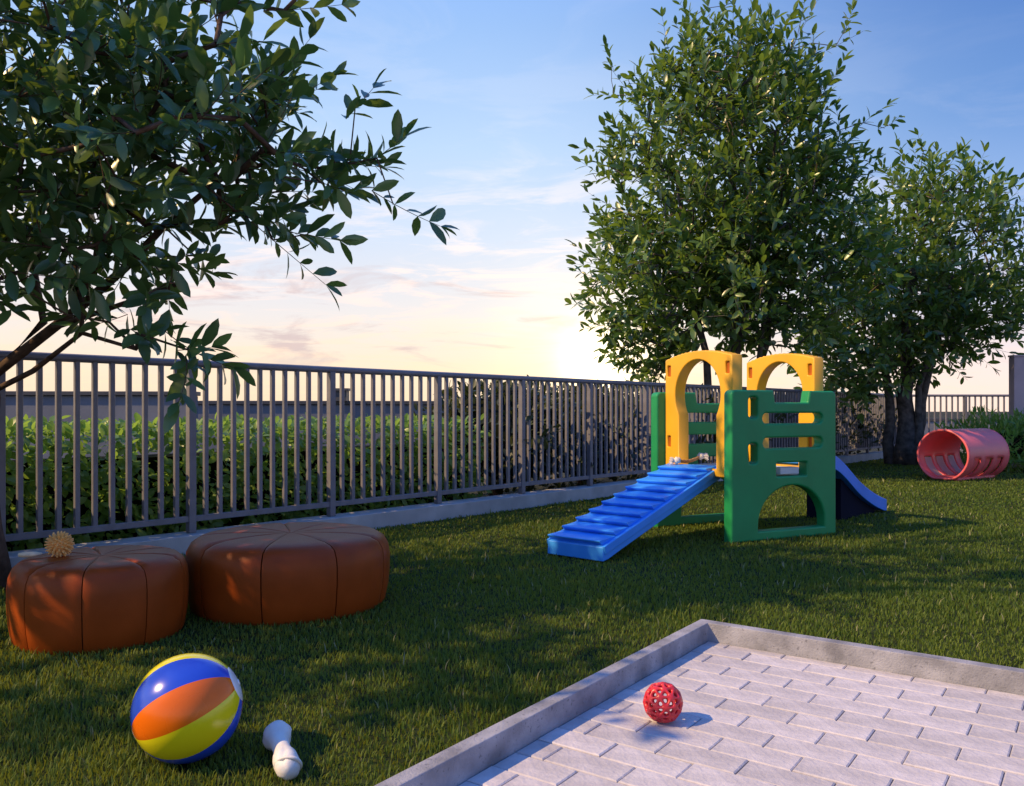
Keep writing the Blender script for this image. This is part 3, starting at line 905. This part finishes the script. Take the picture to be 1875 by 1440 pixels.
    for _ in range(3): zr[1:-1] = (zr[:-2]+2*zr[1:-1]+zr[2:])/4
    hw, wall, tk = .25, .115, .028
    bm = bmesh.new(); rings = []
    for t_, z in zip(ts, zr):
        c = S0 + sd*SL*t_
        sec = [(-hw, 0), (-hw, -wall-.03), (hw, -wall-.03), (hw, 0), (hw-tk, 0), (hw-tk-.03, -wall+.012), (hw-tk-.06, -wall), (-hw+tk+.06, -wall), (-hw+tk+.03, -wall+.012), (-hw+tk, 0)]
        rings.append([bm.verts.new(c + sw*a + Vector((0, 0, max(z+b, .004)))) for a, b in sec])
    m = len(rings[0])
    for r0, r1 in zip(rings, rings[1:]):
        for k in range(m): bm.faces.new((r0[k], r0[(k+1) % m], r1[(k+1) % m], r1[k]))
    bm.faces.new(rings[0][::-1]); bm.faces.new(rings[-1])
    bmesh.ops.recalc_face_normals(bm, faces=list(bm.faces)); 
    sh = [e for e in bm.edges if e.calc_face_angle(0) > .9]
    bmesh.ops.bevel(bm, geom=sh, offset=.005, segments=1, affect='EDGES')
    obj('slide', bm, M_blud, root)
    # near-black solid filling the space under the slide
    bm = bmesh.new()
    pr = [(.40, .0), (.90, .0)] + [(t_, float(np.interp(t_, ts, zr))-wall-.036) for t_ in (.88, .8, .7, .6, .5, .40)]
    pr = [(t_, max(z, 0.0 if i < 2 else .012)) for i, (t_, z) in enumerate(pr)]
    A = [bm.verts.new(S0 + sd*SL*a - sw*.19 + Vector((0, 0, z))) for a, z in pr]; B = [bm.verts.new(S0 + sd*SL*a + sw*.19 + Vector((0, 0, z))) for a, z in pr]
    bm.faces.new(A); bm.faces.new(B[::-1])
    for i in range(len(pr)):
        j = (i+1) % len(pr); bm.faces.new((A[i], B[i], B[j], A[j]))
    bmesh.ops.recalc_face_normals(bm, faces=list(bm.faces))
    obj('slide_underfill', bm, M_navy, root)
    return BL, e1, e2, RM, BL + br
FBL, FE1, FE2, RAMP_M, _ = build_frame()

# rope toy on the ramp's top step and the deck
def rope_toy():
    a = Vector((1.62, 8.18, .682)); b = Vector((1.99, 8.42, .715))
    a = Vector(((1240-937.5)*8.22/FPX, 8.22, .706)); b = Vector(((1283-937.5)*8.45/FPX, 8.45, .735))
    t = thing('rope_toy', a - Vector((0, 0, .03)), 'tan rope dog toy with white knotted ends at the top of the ramp', 'rope toy')
    o = t.location
    bm = bmesh.new()
    n = 18
    for s in range(3):
        pts = []
        for i in range(n+1):
            tt = i/n; c = a*(1-tt) + b*tt + Vector((0, 0, -.028*math.sin(math.pi*tt)))
            ph = tt*14 + s*2.094
            pts.append(c - o + Vector((0, math.cos(ph), math.sin(ph)))*.009)
        tube(bm, pts, .010, 6)
    obj('rope', bm, M_rope, t, smooth=True)
    for p, dx in ((a, -1), (b, 1)):
        bm = bmesh.new(); bmesh.ops.create_icosphere(bm, subdivisions=3, radius=.036)
        for v in bm.verts: v.co *= 1 + .10*math.sin(v.co.x*160+v.co.z*120)
        k = obj('knot', bm, M_cot, t, loc=p-o, smooth=True)
        bm = bmesh.new()
        for i in range(14):
            an = i*2.4; q = Vector((dx*.05, .026*math.cos(an)*(i/14+.4), .026*math.sin(an)*(i/14+.4)))
            tube(bm, [(dx*.02, q.y*.4, q.z*.4), q, q + Vector((dx*.022, q.y*.5, q.z*.3-.012))], [.006, .006, .004], 5)
        obj('fringe', bm, M_cot, k)
rope_toy()

# ------------------------------------------------------------------ coral tunnel
def tunnel():
    c = Vector(((1726-937.5)*14.3/FPX, 14.3, 0)); ax = Vector((.83, .56, 0)).normalized(); rt = .44; L = 1.35
    t = thing('play_tunnel', c, 'coral pink plastic crawl tunnel lying on the far right lawn', 'tunnel')
    t.rotation_euler = (0, 0, math.atan2(ax.y, ax.x))
    bm = bmesh.new(); na, nl = 56, 30
    th = lambda k: 2*math.pi*k/na
    grid = []
    for i in range(nl+1):
        x = L*i/nl
        row = []
        for k in range(na):
            a = th(k); y, z = math.cos(a)*rt, math.sin(a)*rt*.98 + rt*.98
            if z < .03: z = .03 - (0.03-z)*.15
            row.append(bm.verts.new((x, y, z)))
        grid.append(row)
    for i in range(nl):
        for k in range(na):
            a = math.degrees(th(k+.5)) % 360
            x = (i+.5)/nl
            side = 188 < a < 246 or 294 < a < 352
            slot = side and any(abs(x-c0) < .085 for c0 in (.22, .5, .78))
            if slot: continue
            bm.faces.new((grid[i][k], grid[i+1][k], grid[i+1][(k+1) % na], grid[i][(k+1) % na]))
    bmesh.ops.delete(bm, geom=[v for v in bm.verts if not v.link_faces], context='VERTS')
    o = obj('shell', bm, M_tun, t, smooth=True)
    md = o.modifiers.new('thickness', 'SOLIDIFY'); md.thickness = .03; md.offset = 0
    for x in (0.0, L):
        bm = bmesh.new(); 
        pts = []
        for k in range(49):
            a = 2*math.pi*k/48; z = math.sin(a)*rt*.98 + rt*.98
            pts.append((x, math.cos(a)*rt, max(z, .03)))
        tube(bm, pts, .021, 8, cap=False); obj('rim', bm, M_tun, t, smooth=True)
    for sd_, c0 in [(sd_, c0) for sd_ in (0, 1) for c0 in (.22, .5, .78)]:     # pale translucent fill in the far slots, sunken coral fill in the near ones
        bm = bmesh.new()
        for k in range(8):
            a0, a1 = (R(352-k*7.25), R(352-(k+1)*7.25)) if sd_ else (R(188+k*7.25), R(188+(k+1)*7.25))
            rt_ = rt if sd_ else rt*.955
            x0, x1 = L*(c0-.082), L*(c0+.082)
            vs = [bm.verts.new((x, math.cos(a)*rt_*.985, max(.034, math.sin(a)*rt_*.965+rt*.98))) for a, x in ((a0, x0), (a1, x0), (a1, x1), (a0, x1))]
            bm.faces.new(vs)
        bmesh.ops.remove_doubles(bm, verts=list(bm.verts), dist=.001)
        bmesh.ops.solidify(bm, geom=list(bm.faces), thickness=.006)
        obj('slot_fill', bm, M_tunp if sd_ else M_tun, t)
    for sy in (-1, 1):
        obj('foot', bevbox(.05, L-.05, sy*.2-.04, sy*.2+.04, 0, .05, .008, 2), M_tun, t)
tunnel()

# ------------------------------------------------------------------ poufs
def pouf(label, c, rad, h, phase):
    t = thing('leather_pouf', (c[0], c[1], 0), label, 'pouf', 'round orange leather poufs')
    n = 9; w = 2*math.pi/n; na = 14
    prof = [(.93, .0), (.955, .06), (.985, .25), (1.0, .48), (1.0, .68), (.985, .80), (.945, .90), (.87, .965), (.76, .99), (.60, 1.0), (.4, 1.0), (.2, .995), (.04, .985)]
    bm = bmesh.new(); rows = []
    for r, z in prof:
        row = []
        for k in range(na+1):
            f = k/na*2-1                       # -1..1 across the segment
            a = f*w*.5*.982
            e = max(0, (abs(f)-.86)/.14)
            inn = 1 - .010*(e**2)
            zz = z*h - (.008*e*e if z > .9 else 0)
            puff = 1
            row.append(bm.verts.new((r*rad*inn*puff*math.cos(a), r*rad*inn*puff*math.sin(a), zz)))
        rows.append(row)
    for a, b in zip(rows, rows[1:]):
        for k in range(na): bm.faces.new((a[k], a[k+1], b[k+1], b[k]))
    # close the sides into the seam
    for k, s in ((0, 1), (na, -1)):
        prev = None
        for row in rows:
            p = bm.verts.new(row[k].co); q = bm.verts.new((p.co.x*.93, p.co.y*.93, p.co.z-.02*(p.co.z > .3)))
            if prev:
                f = (prev[0], p, q, prev[1]) if s > 0 else (prev[1], q, p, prev[0])
                bm.faces.new(f)
            prev = (p, q)
    bmesh.ops.recalc_face_normals(bm, faces=list(bm.faces))
    me = bpy.data.meshes.new('segment'); bm.normal_update(); bm.to_mesh(me); bm.free(); me.materials.append(M_leather)
    me.polygons.foreach_set('use_smooth', [True]*len(me.polygons))
    for i in range(n):
        o = bpy.data.objects.new('segment', me); link(o, t); o.rotation_euler = (0, 0, phase + i*w)
    bm = bmesh.new(); lathe(bm, [(0, .0)] + [(r*rad*.962, z*(h-.022)) for r, z in prof] + [(0, (h-.022)*.985)], 54)
    obj('core', bm, M_seam, t, smooth=True)
    bm = bmesh.new(); lathe(bm, [(0.0, h*.988), (.022, h*.986), (.026, h*.976), (.026, h*.95)], 20)
    bmesh.ops.recalc_face_normals(bm, faces=list(bm.faces))
    obj('button', bm, M_leather, t, smooth=True)
    return t
pl = P(178, 1197)
PL = (-2.215, 4.48); PR = (-1.385, 5.19)
pouf('smaller orange leather pouf at the left edge carrying a spiky ball', PL, .44, .425, R(-95))
pouf('wider orange leather pouf in front of the railing, nothing on it', PR, .615, .445, R(-70))

def spiky():
    D = 4.42; c = Vector(((109-937.5)*D/FPX, D, .425+.062))
    t = thing('spiky_ball', c - Vector((0, 0, .062)), 'small tan spiky rubber ball resting on the smaller orange pouf', 'ball')
    bm = bmesh.new(); bmesh.ops.create_icosphere(bm, subdivisions=3, radius=.044); obj('ball_core', bm, M_spk, t, loc=(0, 0, .062), smooth=True)
    bm = bmesh.new(); n = 95
    for i in range(n):
        z = 1-2*(i+.5)/n; ph = i*2.39996; r = math.sqrt(1-z*z); d = Vector((r*math.cos(ph), r*math.sin(ph), z))
        tube(bm, [d*.040, d*.060, d*.072], [.0078, .0060, .0035], 6)
    tag(obj('spikes', bm, M_spk, t, loc=(0, 0, .062)), None, None, None, 'stuff')
spiky()
bm = bmesh.new()
tube(bm, [(0, 0, 0), (.03, .005, 0), (.09, .01, 0), (.12, .01, 0)], [.010, .016, .016, .010], 10); 
D = 4.50; ch = obj('chew_stick', bm, M_cream, smooth=True); ch.location = ((34-937.5)*D/FPX, D, .418)
tag(ch, 'tiny cream chew stick on the back left rim of the smaller pouf', 'chew stick')

# ------------------------------------------------------------------ beach ball
def beach_ball():
    r = .180; c = Vector(((343.5-937.5)*2.852/FPX, 2.852, r))
    t = thing('beach_ball', c - Vector((0, 0, r)), 'glossy beach ball with yellow, blue and orange stripes on the grass', 'ball')
    f = (c - Vector((0, 0, EYE))).normalized(); rt = f.cross(Vector((0, 0, 1))).normalized(); up = rt.cross(f)
    A = (rt*.917 + up*.354 - f*.17).normalized()
    front = (-f - A*(-f.dot(A))).normalized(); upv = A.cross(front)
    if upv.z < 0: upv = -upv; 
    names = [M_bo, M_bb, M_by]
    n = 9; w = 2*math.pi/n
    for g in range(n):
        phc = R(4) + g*w
        bm = bmesh.new(); rows = []
        nl, na = 26, 8
        for i in range(nl+1):
            th = math.pi*i/nl
            row = []
            for k in range(na+1):
                fx = k/na*2-1; ph = phc + fx*w/2
                e = max(0, (abs(fx)-.86)/.14)
                rr = r*(1 - .005*e*e)
                row.append(bm.verts.new(A*math.cos(th)*rr + (front*math.cos(ph) + upv*math.sin(ph))*math.sin(th)*rr))
            rows.append(row)
        for a, b in zip(rows, rows[1:]):
            for k in range(na): bm.faces.new((a[k], a[k+1], b[k+1], b[k]))
        bmesh.ops.remove_doubles(bm, verts=list(bm.verts), dist=1e-5)
        for fc in bm.faces:
            fc.normal_update()
            if fc.normal.dot(fc.calc_center_median()) < 0: fc.normal_flip()
        obj('stripe', bm, names[g % 3], t, loc=(0, 0, r), smooth=True)
    for s in (1, -1):
        bm = bmesh.new(); q = (A*s).to_track_quat('Z', 'Y').to_matrix().to_4x4()
        k_ = 1 if s > 0 else .42
        prof = [(0, r*1.006)] + [(r*1.006*math.sin(R(a*k_)), r*1.006*math.cos(R(a*k_))) for a in (4, 8, 12, 16, 20)] + [(r*.998*math.sin(R(20.6*k_)), r*.998*math.cos(R(20.6*k_)))]
        lathe(bm, prof, 36, q)
        for fc in bm.faces:
            fc.normal_update()
            if fc.normal.dot(fc.calc_center_median()) < 0: fc.normal_flip()
        cp = obj('end_cap', bm, M_bw, t, loc=(0, 0, r), smooth=True)
        if s > 0:
            bm = bmesh.new(); lathe(bm, [(0, r*1.02), (.008, r*1.02), (.010, r*1.015), (.010, r*1.0)], 16, q)
            obj('valve', bm, M_bw, cp, smooth=True)
beach_ball()

# ------------------------------------------------------------------ rawhide bone
def bone():
    a = Vector(((507-937.5)*2.935/FPX, 2.935, .052)); b = Vector(((526-937.5)*2.712/FPX, 2.712, .044))
    o = (a+b)/2; o.z = 0
    t = thing('dog_bone', o, 'white rawhide dog bone with knotted ends lying beside the beach ball', 'dog bone')
    ax = (b-a); L = ax.length; q = ax.to_track_quat('Z', 'Y').to_matrix().to_4x4()
    M = Matrix.Translation(a-o) @ q
    prof = [(0, -.046), (.020, -.043), (.036, -.032), (.048, -.012), (.051, .008), (.046, .028), (.038, .046), (.033, .060), (.030, L*.45), (.030, L*.52),
            (.031, L-.085), (.037, L-.062), (.040, L-.036), (.0425, L-.008), (.042, L+.016), (.037, L+.036), (.024, L+.052), (0, L+.058)]
    bm = bmesh.new(); lathe(bm, prof, 40, None)
    for v in bm.verts:
        ang = math.atan2(v.co.y, v.co.x); z = v.co.z
        k = 1 + .035*math.sin(ang*2+z*40) + .02*math.sin(ang*5-z*70)
        # a fold pinched into the near knot
        if z > L-.06:
            e = math.exp(-((v.co.x + .012 + .25*(z-L))/.007)**2); k -= .16*e
        if z < .05:
            e = math.exp(-((v.co.y - .006 + .3*z)/.008)**2); k -= .10*e
        v.co.x *= k; v.co.y *= k
        v.co = M @ v.co
    bmesh.ops.recalc_face_normals(bm, faces=list(bm.faces))
    obj('shank', bm, M_bone, t, smooth=True)
    # a turned-over flap wound round each knot
    for z0, r0, tilt in ((L+.012, .040, .75),):
        bm = bmesh.new(); pts = []
        for i in range(25):
            an = R(-40 + 250*i/24); pts.append(M @ Vector((r0*math.cos(an), r0*math.sin(an), z0 + tilt*r0*math.sin(an+.6))))
        tube(bm, pts, [.002 + .004*math.sin(math.pi*i/24) for i in range(25)], 8)
        obj('fold', bm, M_bone, t, smooth=True)
bone()

# ------------------------------------------------------------------ red lattice ball
def lattice_ball():
    D = 3.147; r = .0745; c = Vector(((1214-937.5)*D/FPX, D, r + .020))
    bm = bmesh.new(); bmesh.ops.create_icosphere(bm, subdivisions=2, radius=r-.005)
    bmesh.ops.rotate(bm, verts=list(bm.verts), cent=(0, 0, 0), matrix=Matrix.Rotation(.5, 3, 'X') @ Matrix.Rotation(.3, 3, 'Z'))
    o = obj('lattice_ball', bm, M_red, smooth=True)
    o.location = c
    w = o.modifiers.new('strands', 'WIREFRAME'); w.thickness = .024; w.use_even_offset = False; w.use_boundary = True; w.offset = 0
    s = o.modifiers.new('round', 'SUBSURF'); s.levels = 2; s.render_levels = 2
    tag(o, 'red rubber lattice ball with triangular holes on the paving', 'ball')
lattice_ball()
